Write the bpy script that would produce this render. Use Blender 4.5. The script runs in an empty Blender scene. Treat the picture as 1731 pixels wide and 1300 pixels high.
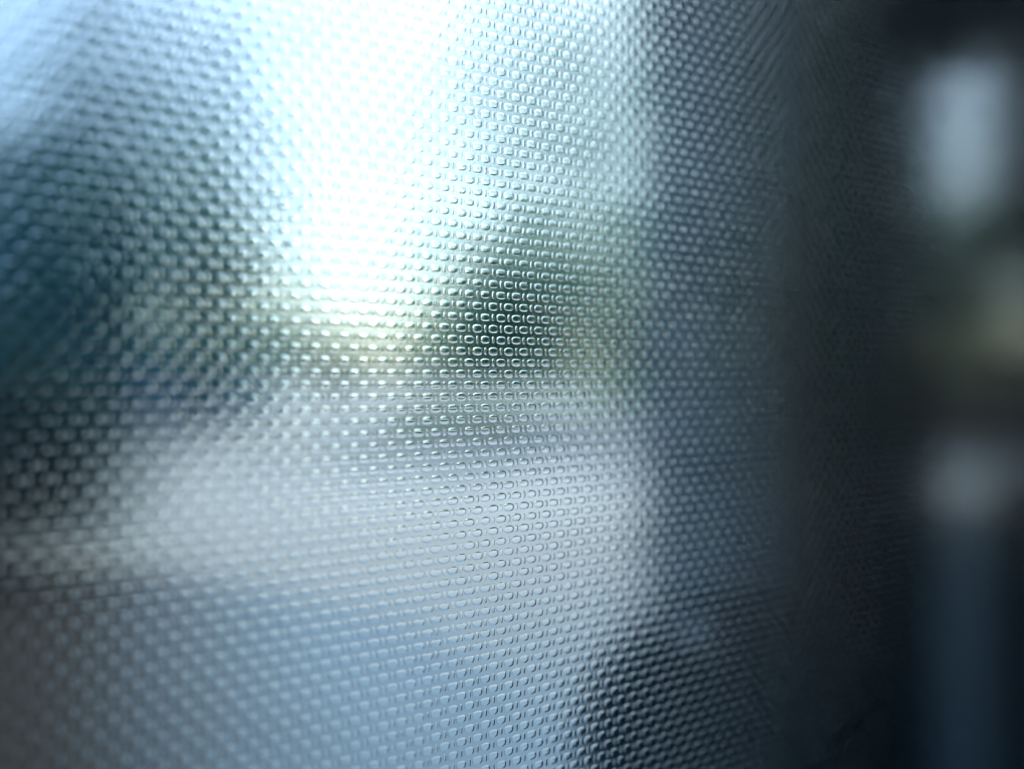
import bpy, bmesh, math, random
from mathutils import Vector, Matrix
random.seed(7)
R_ = math.radians
scene = bpy.context.scene
COL = scene.collection

# ------------------------------------------------------------------ camera
EYE = 1.40                                   # camera height, metres
LENS, SENSOR, PW, PH = 50.0, 36.0, 1731.0, 1300.0
FPX = PW * LENS / SENSOR                      # focal length in photo pixels
CX, CY = PW / 2, 635.0                        # principal column, horizon row
cam_d = bpy.data.cameras.new('camera')
cam_d.lens = LENS; cam_d.sensor_width = SENSOR; cam_d.sensor_fit = 'HORIZONTAL'
cam_d.shift_y = -(PH / 2 - CY) / PW
cam_d.clip_start = 0.005; cam_d.clip_end = 2000
cam_d.dof.use_dof = True
cam_d.dof.focus_distance = 0.2005
cam_d.dof.aperture_fstop = 8.0
cam = bpy.data.objects.new('camera', cam_d)
cam.location = (0, 0, EYE); cam.rotation_euler = (R_(90), 0, 0)
COL.objects.link(cam); scene.camera = cam

# ------------------------------------------------------------------ sky, sun, exposure
SUN_EL, SUN_AZ = 30.0, 6.0                  # degrees; azimuth clockwise from +Y
w = bpy.data.worlds.new('World'); scene.world = w; w.use_nodes = True
nt = w.node_tree; nt.nodes.clear()
sky = nt.nodes.new('ShaderNodeTexSky'); sky.sky_type = 'NISHITA'; sky.sun_disc = False
sky.sun_elevation = R_(SUN_EL); sky.sun_rotation = R_(SUN_AZ)
sky.air_density = 1.0; sky.dust_density = 3.4; sky.ozone_density = 3.0; sky.altitude = 1500
bg = nt.nodes.new('ShaderNodeBackground'); bg.inputs['Strength'].default_value = 0.10
out = nt.nodes.new('ShaderNodeOutputWorld')
nt.links.new(sky.outputs[0], bg.inputs[0]); nt.links.new(bg.outputs[0], out.inputs[0])
sd = bpy.data.lights.new('sun', 'SUN'); sd.energy = 2.5; sd.angle = R_(0.5); sd.color = (1, .96, .9)
sun = bpy.data.objects.new('sun', sd); COL.objects.link(sun)
to_sun = Vector((math.sin(R_(SUN_AZ)) * math.cos(R_(SUN_EL)), math.cos(R_(SUN_AZ)) * math.cos(R_(SUN_EL)), math.sin(R_(SUN_EL))))
sun.rotation_euler = to_sun.to_track_quat('Z', 'Y').to_euler(); sun.location = (0, 0, 20)
vs = scene.view_settings
vs.view_transform = 'Standard'; vs.look = 'None'; vs.gamma = 1.0; vs.use_curve_mapping = False
vs.exposure = 0.95
cy = scene.cycles
cy.use_denoising = True; cy.denoising_input_passes = 'RGB_ALBEDO'
cy.max_bounces = 14; cy.transmission_bounces = 12; cy.glossy_bounces = 6; cy.diffuse_bounces = 3
cy.caustics_reflective = False; cy.caustics_refractive = False
cy.blur_glossy = 0.0

# ------------------------------------------------------------------ helpers
def at(px, py, d):
    """point at depth d that lies on the line of sight through photo pixel (px, py)"""
    return Vector(((px - CX) / FPX * d, d, EYE - (py - CY) / FPX * d))

def mat(name, col, rough=0.6, noise=None, spec=0.3, trans=0.0):
    m = bpy.data.materials.new(name); m.use_nodes = True
    n = m.node_tree.nodes; l = m.node_tree.links
    b = n['Principled BSDF']
    b.inputs['Base Color'].default_value = (*col, 1)
    b.inputs['Roughness'].default_value = rough
    b.inputs['Specular IOR Level'].default_value = spec
    if noise:
        sc_, amt = noise
        tc = n.new('ShaderNodeTexCoord'); tx = n.new('ShaderNodeTexNoise')
        tx.inputs['Scale'].default_value = sc_; tx.inputs['Detail'].default_value = 5
        rp = n.new('ShaderNodeValToRGB')
        rp.color_ramp.elements[0].position = .3; rp.color_ramp.elements[1].position = .7
        rp.color_ramp.elements[0].color = (*[c * (1 - amt) for c in col], 1)
        rp.color_ramp.elements[1].color = (*[min(1, c * (1 + amt)) for c in col], 1)
        l.new(tc.outputs['Object'], tx.inputs['Vector']); l.new(tx.outputs['Fac'], rp.inputs[0])
        l.new(rp.outputs[0], b.inputs['Base Color'])
    return m

def leaf_mat(name, col):
    m = mat(name, col, .55)
    n = m.node_tree.nodes; l = m.node_tree.links
    b = n['Principled BSDF']; o = n['Material Output']
    tr = n.new('ShaderNodeBsdfTranslucent'); tr.inputs[0].default_value = (col[0] * 1.3, col[1] * 1.4, col[2] * .9, 1)
    mx = n.new('ShaderNodeMixShader'); mx.inputs[0].default_value = .45
    l.new(b.outputs[0], mx.inputs[1]); l.new(tr.outputs[0], mx.inputs[2]); l.new(mx.outputs[0], o.inputs[0])
    return m

def mesh_obj(name, verts, faces, m, parent=None, smooth=False):
    me = bpy.data.meshes.new(name); me.from_pydata(verts, [], faces); me.update()
    me.materials.append(m)
    if smooth: me.shade_smooth()
    o = bpy.data.objects.new(name, me); COL.objects.link(o)
    if parent: o.parent = parent
    return o

def bm_obj(name, bm, m, parent=None, smooth=False):
    me = bpy.data.meshes.new(name); bm.normal_update(); bm.to_mesh(me); bm.free(); me.materials.append(m)
    if smooth: me.shade_smooth()
    o = bpy.data.objects.new(name, me); COL.objects.link(o)
    if parent: o.parent = parent
    return o

def box(bm, lo, hi, bevel=0.0, seg=2):
    r = bmesh.ops.create_cube(bm, size=1)
    vs_ = r['verts']
    for v in vs_:
        v.co = Vector([lo[k] + (v.co[k] + .5) * (hi[k] - lo[k]) for k in range(3)])
    if bevel:
        es = list({e for v in vs_ for e in v.link_edges})
        bmesh.ops.bevel(bm, geom=es, offset=bevel, segments=seg, affect='EDGES', profile=.5)
    return bm

def empty(name, loc, rz=0):
    o = bpy.data.objects.new(name, None); o.location = loc; o.rotation_euler = (0, 0, rz)
    o.empty_display_size = .05; COL.objects.link(o); return o

def tag(o, label=None, cat=None, group=None, kind=None):
    for k, v in (('label', label), ('category', cat), ('group', group), ('kind', kind)):
        if v: o[k] = v
    return o

# ------------------------------------------------------------------ materials
def glass_material(name, rough, k=1.0):
    m = bpy.data.materials.new(name); m.use_nodes = True
    n = m.node_tree.nodes; l = m.node_tree.links; n.clear()
    o = n.new('ShaderNodeOutputMaterial')
    g = n.new('ShaderNodeBsdfGlass'); g.distribution = 'BECKMANN'
    g.inputs['Color'].default_value = (.81 * k, .925 * k, .97 * k, 1)
    g.inputs['Roughness'].default_value = rough; g.inputs['IOR'].default_value = 1.5
    tc = n.new('ShaderNodeTexCoord'); tx = n.new('ShaderNodeTexNoise')
    tx.inputs['Scale'].default_value = 900; tx.inputs['Detail'].default_value = 2
    bp = n.new('ShaderNodeBump'); bp.inputs['Strength'].default_value = .12; bp.inputs['Distance'].default_value = .00008
    l.new(tc.outputs['Object'], tx.inputs['Vector']); l.new(tx.outputs['Fac'], bp.inputs['Height'])
    l.new(bp.outputs[0], g.inputs['Normal']); l.new(g.outputs[0], o.inputs[0])
    return m
GLASS = glass_material('pressed_glass', .03)
GLASS_BACK = glass_material('smooth_glass_back', .05)
GLASS_LAND = glass_material('satin_glass_land', .12, .86)

# ------------------------------------------------------------------ ground
M_PALE = mat('pale_concrete', (.70, .63, .56), .8, (.8, .12))
M_SHADE_PAVE = mat('shade_blue_paving', (.38, .425, .45), .85, (2.5, .15), .08)  # paving colour carrying the blue of near shade
M_DARKPAVE = mat('dark_grey_paving', (.034, .026, .02), .8, (3, .2))
M_LAWN = mat('lawn_green', (.08, .17, .03), .9, (4, .3))
g = mesh_obj('ground', [(-600, -20, 0), (600, -20, 0), (600, 1200, 0), (-600, 1200, 0)], [(0, 1, 2, 3)], M_PALE)
tag(g, kind='structure')

# ------------------------------------------------------------------ the glass panel
UP, VP = 0.003218, 0.001581                  # column pitch, row pitch of the embossing
THETA = math.atan((3080 - CX) / FPX)         # pane direction against the view axis
O = at(833.9, 593.9, 0.2)                    # centre of the reference dimple
T = Vector((math.sin(THETA), math.cos(THETA), 0))
NB = Vector((-T.y, T.x, 0))                  # away from the camera
BASE_DROP = 0.145
panel = empty('glass_panel', (O.x, O.y, O.z - BASE_DROP), math.atan2(T.y, T.x))
tag(panel, 'sheet of clear pressed glass covered in staggered rows of small oval dimples', 'glass')
THICK = 0.004

def project(u, v):
    p = O + T * u + Vector((0, 0, v))
    return CX + p.x / p.y * FPX, CY - (p.z - EYE) / p.y * FPX, p.y

PA, PB, BA, BB = .00101, .00056, .00031, .00054      # half sizes: oval dimple, upright slot
XD = .00040                                          # half width of the slot's own strip
def outline(a, b, n, ex):
    pts = []
    for k in range(n):
        t = 2 * math.pi * (k + .5) / n
        c, s = math.cos(t), math.sin(t)
        pts.append((a * math.copysign(abs(c) ** (2 / ex), c), b * math.copysign(abs(s) ** (2 / ex), s)))
    return pts

def bowl(a, b, n, ex, prof, depth_c):
    """concave patch: rings inset from the outline, each deeper; returns verts, faces (facing -y)"""
    V, F = [], []
    for e, z in prof:
        V += [(x, z, y) for x, y in outline(a - e, b - e, n, ex)]
    for r in range(len(prof) - 1):
        for k in range(n):
            k2 = (k + 1) % n
            F.append((r * n + k, (r + 1) * n + k, (r + 1) * n + k2, r * n + k2))
    V.append((0, depth_c, 0)); c = len(V) - 1; b0 = (len(prof) - 1) * n
    for k in range(n): F.append((b0 + k, c, b0 + (k + 1) % n))
    return V, F
def flip(F): return [tuple(reversed(f)) for f in F]
mm = .001
PROF_HI = [(0, 0), (.04 * mm, .011 * mm), (.09 * mm, .028 * mm), (.15 * mm, .042 * mm), (.24 * mm, .050 * mm)]
PROF_LO = [(0, 0), (.10 * mm, .030 * mm), (.24 * mm, .050 * mm)]
BPROF_HI = [(0, 0), (.05 * mm, .011 * mm), (.11 * mm, .025 * mm), (.19 * mm, .035 * mm)]
BPROF_LO = [(0, 0), (.14 * mm, .03 * mm)]
NPH, NPL, NBH, NBL = 16, 8, 12, 8
def frame_ring(hw, hh, inner, a, b):
    """points on a rectangle, one per hole vertex; corners are hit because the vertex nearest each corner snaps to it"""
    n = len(inner); P = []
    for (x, y) in inner:
        k = max(abs(x) / hw, abs(y) / hh)
        P.append([x / k, y / k])
    for sx in (-1, 1):
        for sy in (-1, 1):
            j = max(range(n), key=lambda q: (P[q][0] * sx / hw + P[q][1] * sy / hh))
            P[j] = [sx * hw, sy * hh]
    return [tuple(p) for p in P]

def land(hw, hh, a, b, n, ex):
    inner = outline(a, b, n, ex); outer = frame_ring(hw, hh, inner, a, b)
    V = [(x, 0, y) for x, y in outer] + [(x, 0, y) for x, y in inner]
    F = [(k, n + k, n + (k + 1) % n, (k + 1) % n) for k in range(n)]
    return V, F
HWP = UP / 2 - XD
def shift(geo, du, dv, keep=0):
    return [(x + (du if i >= keep else 0), y, z + (dv if i >= keep else 0)) for i, (x, y, z) in enumerate(geo[0])], geo[1]
VAR = []                                             # pressed glass is never quite regular: a few slightly different pairs
for k in range(7):
    pa, pb = PA * random.uniform(.95, 1.05), PB * random.uniform(.95, 1.05)
    ba, bb = BA * random.uniform(.82, 1.12), BB * random.uniform(.93, 1.06)
    jx, jz, bx, ex = random.uniform(-.03, .03) * mm, random.uniform(-.025, .025) * mm, random.uniform(-.02, .02) * mm, random.uniform(2.4, 3.0)
    d = {}
    for h, (np_, nb_, pp, bp_) in enumerate(((NPL, NBL, PROF_LO, BPROF_LO), (NPH, NBH, PROF_HI, BPROF_HI))):
        d['pad', h] = shift(bowl(pa, pb, np_, ex, pp, .056 * mm), jx, jz)
        d['bar', h] = shift(bowl(ba, bb, nb_, 2.6, bp_, .038 * mm), bx, 0)
        d['landp', h] = shift(land(HWP, VP / 2, pa, pb, np_, ex), jx, jz, np_)
        d['landb', h] = shift(land(XD, VP / 2, ba, bb, nb_, 2.6), bx, 0, nb_)
    VAR.append(d)

C0, C1, R0, R1 = -34, 64, -86, 90             # columns and rows of the sheet
sheetV, sheetF, fieldV, fieldF, slotV, slotF = [], [], [], [], [], []
def put(VV, FF, geo, du, dv, ys=1.0):
    b0 = len(VV)
    VV.extend([(x + du, y * ys, z + dv + BASE_DROP) for x, y, z in geo[0]])
    FF.extend([tuple(b0 + i for i in f) for f in geo[1]])

cells = []
for r in range(R0, R1 + 1):
    for c in range(C0, C1 + 1):
        u = (c + (.5 if r % 2 else 0)) * UP; v = r * VP
        px, py, d = project(u, v)
        inside = -12 < px < PW + 12 and -12 < py < PH + 12
        hi = inside and px < 1500
        cells.append((u, v, px, py, d, inside, hi))
seen = sorted([c for c in cells if 0 < c[2] < PW and 0 < c[3] < PH], key=lambda c: c[4])[:300]
near = {(round(c[0] / UP * 2), round(c[1] / VP)) for c in seen}
pad_mes = []
for d in VAR:
    me = bpy.data.meshes.new('dimple'); me.from_pydata(*[d['pad', 1][0], [], d['pad', 1][1]]); me.update()
    me.materials.append(GLASS); me.shade_smooth(); pad_mes.append(me)
for (u, v, px, py, d, inside, hi) in cells:
    h = 1 if hi else 0
    ds = random.uniform(.62, .82)
    k = random.randrange(len(VAR)); g = VAR[k]
    put(sheetV, sheetF, g['landp', h], u, v)
    put(sheetV, sheetF, g['landb', h], u + UP / 2, v)
    put(slotV, slotF, g['bar', h], u + UP / 2, v, random.uniform(.6, .9))
    if (round(u / UP * 2), round(v / VP)) in near:
        o = bpy.data.objects.new('dimple', pad_mes[k]); COL.objects.link(o); o.parent = panel
        o.location = (u, 0, v + BASE_DROP); o.scale = (1, ds, 1)
    else:
        put(fieldV, fieldF, g['pad', h], u, v, ds)
# flat back and edges of the sheet (the front's outer rim is stepped by the stagger, so close it with a border strip)
u0, u1 = C0 * UP - HWP, (C1 + 1) * UP
v0, v1 = (R0 - .5) * VP, (R1 + .5) * VP
b0 = len(sheetV)
E = UP / 2
for (u, v) in ((u0, v0), (u1 + E, v0), (u1 + E, v1), (u0, v1)):
    sheetV.append((u, THICK, v + BASE_DROP))
sheetF.append((b0, b0 + 1, b0 + 2, b0 + 3)[::-1])
for (u, v) in ((u0, v0), (u1 + E, v0), (u1 + E, v1), (u0, v1)):
    sheetV.append((u, 0, v + BASE_DROP))
for k in range(4):
    k2 = (k + 1) % 4
    sheetF.append((b0 + 4 + k, b0 + 4 + k2, b0 + k2, b0 + k)[::-1])
sh = mesh_obj('sheet', sheetV, sheetF, GLASS_LAND, panel)
f1 = mesh_obj('dimple_field', fieldV, fieldF, GLASS, panel, True); tag(f1, kind='stuff')
f2 = mesh_obj('slot_field', slotV, slotF, GLASS, panel, True); tag(f2, kind='stuff')
sh.data.materials.append(GLASS_BACK)
for f in sh.data.polygons:
    if all(abs(sh.data.vertices[i].co.y - THICK) < 1e-6 for i in f.vertices): f.material_index = 1
# make every front face point towards the camera side (-y), the back face to +y
for me in (*pad_mes, f1.data, f2.data, sh.data):
    bm = bmesh.new(); bm.from_mesh(me); bm.normal_update()
    bad = []
    for f in bm.faces:
        back = all(abs(vt.co.y - THICK) < 1e-6 for vt in f.verts)
        if abs(f.normal.y) > .2 and ((f.normal.y < 0) == back): bad.append(f)
    if bad: bmesh.ops.reverse_faces(bm, faces=bad)
    bm.to_mesh(me); bm.free()

# ------------------------------------------------------------------ things seen blurred through the glass
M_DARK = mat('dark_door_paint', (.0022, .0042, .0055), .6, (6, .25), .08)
M_JAMB = mat('blue_grey_frame_paint', (.52, .60, .65), .7, (5, .06), .1)
M_BARK = mat('bark', (.05, .045, .04), .9, (3, .3))
LEAF_A = leaf_mat('leaf_blue_green', (.045, .16, .22))
LEAF_B = leaf_mat('leaf_green', (.14, .31, .28))

def slab(name, px0, px1, py0, py1, d, thick, m, parent=None, bevel=.01, seg=2, zmin=None):
    a, b = at(px0, py1, d), at(px1, py0, d)
    bm = box(bmesh.new(), (a.x, d, 0.0 if zmin is None else zmin), (b.x, d + thick, b.z), bevel, seg)
    o = bm_obj(name, bm, m, parent, bevel > .015)
    if parent:
        o.data.transform(Matrix.Translation(-Vector(parent.location)))
    return o

def tree(name, label, px, d, crown, leaf, n, size, base_r, cat='tree', group=None):
    """crown: list of (px, py, spread x, spread y, weight); clumps of leaves thin out towards the edge"""
    b = at(px, 635, d); b.z = 0
    root = empty(name, b); tag(root, label, cat, group)
    V, F = [], []
    def tube(p, q, r0, r1, n_=7):
        ax = (q - p).normalized(); s = ax.orthogonal().normalized(); t = ax.cross(s)
        i0 = len(V)
        for c_, r_ in ((p, r0), (q, r1)):
            for k in range(n_):
                a_ = 2 * math.pi * k / n_
                V.append(tuple(c_ + (s * math.cos(a_) + t * math.sin(a_)) * r_ - b))
        for k in range(n_):
            F.append((i0 + k, i0 + (k + 1) % n_, i0 + n_ + (k + 1) % n_, i0 + n_ + k))
    cs = [at(x, y, d) for x, y, *_ in crown]
    mid = sum(cs, Vector()) / len(cs)
    fork = Vector((b.x, d, max(.2, mid.z * .45)))
    tube(b, fork, base_r, base_r * .75)
    for c_ in cs: tube(fork, c_, base_r * .55, base_r * .15, 6)
    mesh_obj('trunk', V, F, M_BARK, root, True)
    V2, F2 = [], []
    tot = sum(c[4] for c in crown)
    for (x, y, rx, ry, den) in crown:
        c_ = at(x, y, d); sx, sz = rx / FPX * d, ry / FPX * d
        for _ in range(int(n * den / tot)):
            p = c_ + Vector((random.gauss(0, .5) * sx, random.gauss(0, .5) * sx, random.gauss(0, .5) * sz)) - b
            if p.z < .05: continue
            s = size * random.uniform(.6, 1.3)
            nrm = Vector((random.gauss(0, 1), random.gauss(0, 1), random.gauss(0, 1))).normalized()
            e1 = nrm.orthogonal().normalized() * s; e2 = nrm.cross(e1) * .55
            i = len(V2)
            V2 += [tuple(p - e1), tuple(p + e2 * .9), tuple(p + e1), tuple(p - e2 * .9)]
            F2.append((i, i + 1, i + 2, i + 3))
    mesh_obj('crown', V2, F2, leaf, root)
    return root

def patch(name, pts, z, m):
    V = [(x, y, z) for x, y in pts]
    o = mesh_obj(name, V, [tuple(range(len(V)))], m); tag(o, kind='structure'); return o
def near_far_blend(name, near, far, kx, lo, hi, amp):
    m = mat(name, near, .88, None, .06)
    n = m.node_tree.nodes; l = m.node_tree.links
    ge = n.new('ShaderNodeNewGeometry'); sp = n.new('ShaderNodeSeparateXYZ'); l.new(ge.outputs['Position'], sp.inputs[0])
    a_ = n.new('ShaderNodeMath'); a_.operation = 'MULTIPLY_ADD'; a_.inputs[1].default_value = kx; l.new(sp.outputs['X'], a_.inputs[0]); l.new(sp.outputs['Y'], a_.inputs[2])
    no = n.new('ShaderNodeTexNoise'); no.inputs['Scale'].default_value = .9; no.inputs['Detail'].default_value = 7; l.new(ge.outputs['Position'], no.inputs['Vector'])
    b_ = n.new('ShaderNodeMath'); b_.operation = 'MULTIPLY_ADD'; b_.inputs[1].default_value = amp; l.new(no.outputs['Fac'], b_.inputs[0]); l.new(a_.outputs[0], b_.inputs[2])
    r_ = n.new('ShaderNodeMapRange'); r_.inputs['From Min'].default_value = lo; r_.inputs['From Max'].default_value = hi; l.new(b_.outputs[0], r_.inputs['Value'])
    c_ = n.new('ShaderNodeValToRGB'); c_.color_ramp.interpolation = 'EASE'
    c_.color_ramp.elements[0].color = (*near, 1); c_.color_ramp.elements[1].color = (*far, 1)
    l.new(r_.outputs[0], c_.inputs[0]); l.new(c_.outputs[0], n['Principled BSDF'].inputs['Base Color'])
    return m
patch('paving', [(-5, 1.4), (9, 1.4), (9, 17.0), (5, 17), (2.6, 13.5), (-6, 13.5)], .004, near_far_blend('shade_blue_paving_blend', (.38, .425, .45), (.70, .63, .56), -.12, 6.4, 12.5, 2.2))  # near end tinted blue-grey: shade put into the colour, fading to pale concrete
def path_blend():
    m = mat('asphalt_path_blend', (.034, .026, .02), .9, None, .03)
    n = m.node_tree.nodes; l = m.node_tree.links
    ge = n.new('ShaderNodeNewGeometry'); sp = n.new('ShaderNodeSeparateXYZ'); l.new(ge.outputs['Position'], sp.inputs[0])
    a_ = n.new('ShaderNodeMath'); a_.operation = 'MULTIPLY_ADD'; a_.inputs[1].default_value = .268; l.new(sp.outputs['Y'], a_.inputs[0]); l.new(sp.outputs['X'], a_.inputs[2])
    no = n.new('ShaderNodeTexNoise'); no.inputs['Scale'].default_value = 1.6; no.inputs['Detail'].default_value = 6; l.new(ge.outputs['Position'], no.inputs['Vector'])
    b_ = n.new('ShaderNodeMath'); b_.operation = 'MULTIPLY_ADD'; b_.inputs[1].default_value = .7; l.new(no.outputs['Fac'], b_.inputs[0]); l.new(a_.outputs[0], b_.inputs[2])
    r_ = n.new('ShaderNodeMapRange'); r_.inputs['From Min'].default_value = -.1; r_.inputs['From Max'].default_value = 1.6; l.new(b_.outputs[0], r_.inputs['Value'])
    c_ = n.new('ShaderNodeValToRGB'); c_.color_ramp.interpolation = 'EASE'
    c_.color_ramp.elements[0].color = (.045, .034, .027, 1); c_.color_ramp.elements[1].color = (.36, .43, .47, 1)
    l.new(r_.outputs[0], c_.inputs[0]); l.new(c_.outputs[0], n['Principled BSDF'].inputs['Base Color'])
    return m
patch('path', [(-5, 3.2), (1.0, 3.2), (-.6, 8.2), (-2.6, 10.4), (-6.5, 10.6)], .008, path_blend())  # colour ramps from dark to blue-grey across the path, broken by noise
patch('ground_shade', [(.3, 1.6), (2.2, 1.6), (6.5, 14.5), (3.2, 14.5)], .009, mat('painted_ground_shade', (.03, .075, .11), .9, (2, .2), .03))  # dark blue patch: shade below the gap painted onto the ground
patch('lawn', [(-3.0, 33), (.2, 33), (.6, 60), (-5, 60)], .004, M_LAWN)

tree('tree', 'broad blue green tree blurred behind the left of the glass', 190, 30.0,
     [(150, 330, 220, 240, .9), (30, 400, 240, 260, 1.3), (60, 540, 220, 150, 1.0), (230, 110, 240, 170, .8)], LEAF_A, 3300, .22, .3)
tree('tree', 'thin green tree blurred between the left tree and the white glare', 340, 36.0,
     [(300, 340, 170, 200, 1.0), (340, 470, 150, 130, .8), (400, 560, 170, 80, .3)], leaf_mat('leaf_mid_green', (.05, .17, .14)), 1900, .24, .2)
tree('tree', 'soft green tree blurred between the bright sky and the door frame', 1080, 48.0,
     [(1150, 100, 220, 260, .7), (910, 190, 220, 290, 1.2), (1130, 420, 190, 180, .9), (900, 500, 215, 145, 1.5), (850, 560, 130, 90, .8), (1150, 620, 300, 80, .9)], LEAF_B, 5800, .3, .35)
tree('hedge', 'low pale green hedge blurred below the bright sky', 560, 55.0,
     [(430, 600, 160, 60, .7), (560, 610, 160, 55, .7), (700, 600, 160, 60, .8), (800, 620, 120, 50, .6)], LEAF_A, 900, .3, .2, 'hedge')
tree('bush', 'green bush blurred inside the narrow bright gap at the right', 1640, 26.0,
     [(1640, 450, 90, 110, 1.0), (1610, 520, 80, 90, .8)], leaf_mat('leaf_yellow_green', (.07, .19, .06)), 1600, .16, .12, 'bush')
fn = slab('fence', 1500, 1800, 590, 700, 30.0, .2, mat('warm_timber', (.30, .16, .09), .8, (1, .2)), None, .02)
tag(fn, 'warm brown timber fence below the bush in the bright gap', 'fence')

hs = empty('house', (at(0, 635, 44).x, 44, 0)); tag(hs, 'slate blue house blurred behind the leftmost tree', 'house')
slab('wall', -420, 150, 360, 0, 44.0, 6.0, mat('slate_blue_render', (.18, .48, .64), .8, (.5, .15)), hs, .05)
a, b = at(-430, 365, 43.6) - hs.location, at(160, 365, 43.6) - hs.location
rz = at(0, 240, 47).z
mesh_obj('roof', [(a.x, a.y, a.z), (b.x, a.y, a.z), (b.x, a.y + 7, a.z), (a.x, a.y + 7, a.z), (a.x + 1, a.y + 3.5, rz), (b.x - 1, a.y + 3.5, rz)],
         [(0, 1, 5, 4), (1, 2, 5), (2, 3, 4, 5), (3, 0, 4), (0, 3, 2, 1)], mat('slate_roof', (.04, .06, .08), .7, (1, .2)), hs)
slab('annex', 151, 410, 545, 0, 43.0, 6.0, mat('light_blue_render', (.13, .25, .36), .8, (.5, .15)), hs, .05)
tree('bush', 'dark navy green bush blurred at the left edge of the glass', 0, 10.6,
     [(0, 690, 190, 130, 1.0), (-40, 820, 210, 130, 1.0), (90, 800, 150, 150, .7), (-120, 700, 200, 200, .8)], leaf_mat('leaf_dark_navy', (.014, .045, .06)), 6000, .06, .06, 'bush')

# door frame and dark door leaf on the right
def lathe(name, prof, m, parent, n=40):
    V, F = [], []
    for r, z in prof:
        V += [(r * math.cos(2 * math.pi * k / n), r * math.sin(2 * math.pi * k / n), z) for k in range(n)]
    for j in range(len(prof) - 1):
        for k in range(n):
            F.append((j * n + k, j * n + (k + 1) % n, (j + 1) * n + (k + 1) % n, (j + 1) * n + k))
    F.append(tuple(range(n))[::-1]); F.append(tuple(range((len(prof) - 1) * n, len(prof) * n)))
    return mesh_obj(name, V, F, m, parent, True)
root = empty('door_frame', (at(1200, 635, 1.3).x, 1.3, 0))
tag(root, 'dark door frame with a narrow bright gap blurred at the right', 'door frame')
jc = at(1232, 635, 1.385) - Vector(root.location)
jb = lathe('jamb', [(.084, 0), (.084, 1.0), (.084, 2.0), (.084, 2.9)], M_JAMB, root, 64); jb.location = (jc.x, jc.y, 0)
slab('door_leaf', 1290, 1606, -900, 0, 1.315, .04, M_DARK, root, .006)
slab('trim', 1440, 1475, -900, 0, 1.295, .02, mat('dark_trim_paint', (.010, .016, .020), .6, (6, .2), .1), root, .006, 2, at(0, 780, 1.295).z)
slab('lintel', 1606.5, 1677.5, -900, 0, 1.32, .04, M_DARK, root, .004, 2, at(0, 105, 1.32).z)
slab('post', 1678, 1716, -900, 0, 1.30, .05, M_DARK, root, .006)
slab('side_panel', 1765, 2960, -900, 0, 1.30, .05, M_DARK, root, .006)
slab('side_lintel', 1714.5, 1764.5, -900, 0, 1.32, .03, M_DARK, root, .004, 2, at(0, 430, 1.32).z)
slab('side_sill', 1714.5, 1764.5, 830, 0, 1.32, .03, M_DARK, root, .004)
cc = at(1240, 635, 1.12)
cab = empty('bin', (cc.x, cc.y, 0))
tag(cab, 'dark dome topped bin with a small shiny ball added for its glint, blurred at the lower right', 'bin')
zt = at(0, 1270, 1.12).z; RB = .128
M_BIN = mat('dark_teal_paint', (.016, .042, .055), .6, (6, .2), .1)
lathe('body', [(RB * .9, 0), (RB * .97, .02), (RB, zt - .012)], M_BIN, cab)
lathe('lid', [(RB * 1.01, zt - .01)] + [(RB * math.cos(R_(t)), zt + RB * math.sin(R_(t))) for t in range(0, 86, 9)], M_BIN, cab)
M_CHROME = mat('polished_metal', (.9, .92, .93), .12); M_CHROME.node_tree.nodes['Principled BSDF'].inputs['Metallic'].default_value = 1.0
kn = bmesh.new(); bmesh.ops.create_uvsphere(kn, u_segments=20, v_segments=14, radius=.0125)
bmesh.ops.translate(kn, verts=kn.verts, vec=at(1184, 1075, 1.012) - Vector(cab.location))
bm_obj('glint_ball', kn, M_CHROME, cab, True)  # chrome ball added to catch the outdoors as a small glint
tree('climbing_plant', 'sparse climbing plant blurred along the left of the round door post', 1130, 1.24,
     [(1120, y, 75, 150, 1.0) for y in range(-100, 1400, 150)], LEAF_A, 900, .0085, .002, 'plant')
# unseen dark enclosure round the camera, added to block sky light and reflections
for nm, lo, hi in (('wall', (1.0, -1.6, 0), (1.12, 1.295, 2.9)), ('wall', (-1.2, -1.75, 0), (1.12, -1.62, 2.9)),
                   ('block_ceiling', (-1.2, -1.75, 2.92), (1.12, 1.45, 3.0)), ('block_floor', (-1.2, -1.6, 0.002), (1.0, 1.28, .02))):
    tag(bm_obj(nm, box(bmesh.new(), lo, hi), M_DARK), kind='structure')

def speck(px, py, r, m, label):
    q = at(px, py, 1.0) - Vector((0, 0, EYE)); q = Vector((q.x, 1.0, q.z))
    n_ = -NB; k = (O - Vector((0, 0, EYE))).dot(n_) / q.dot(n_)
    p = Vector((0, 0, EYE)) + q * k + n_ * r * .4
    bm = bmesh.new(); bmesh.ops.create_icosphere(bm, subdivisions=2, radius=r)
    for v in bm.verts: v.co *= random.uniform(.6, 1.25)
    o = bm_obj('dust_speck', bm, m, None, True); o.location = p
    tag(o, label, 'dust', 'dust specks on the glass')
M_DUST = mat('dark_dust', (.02, .02, .02), .9)
speck(825, 620, .00013, M_DUST, 'tiny black dust speck on the sharp middle of the glass')
speck(481, 413, .00028, M_DUST, 'blurred dark dust speck at the left edge of the white glare')
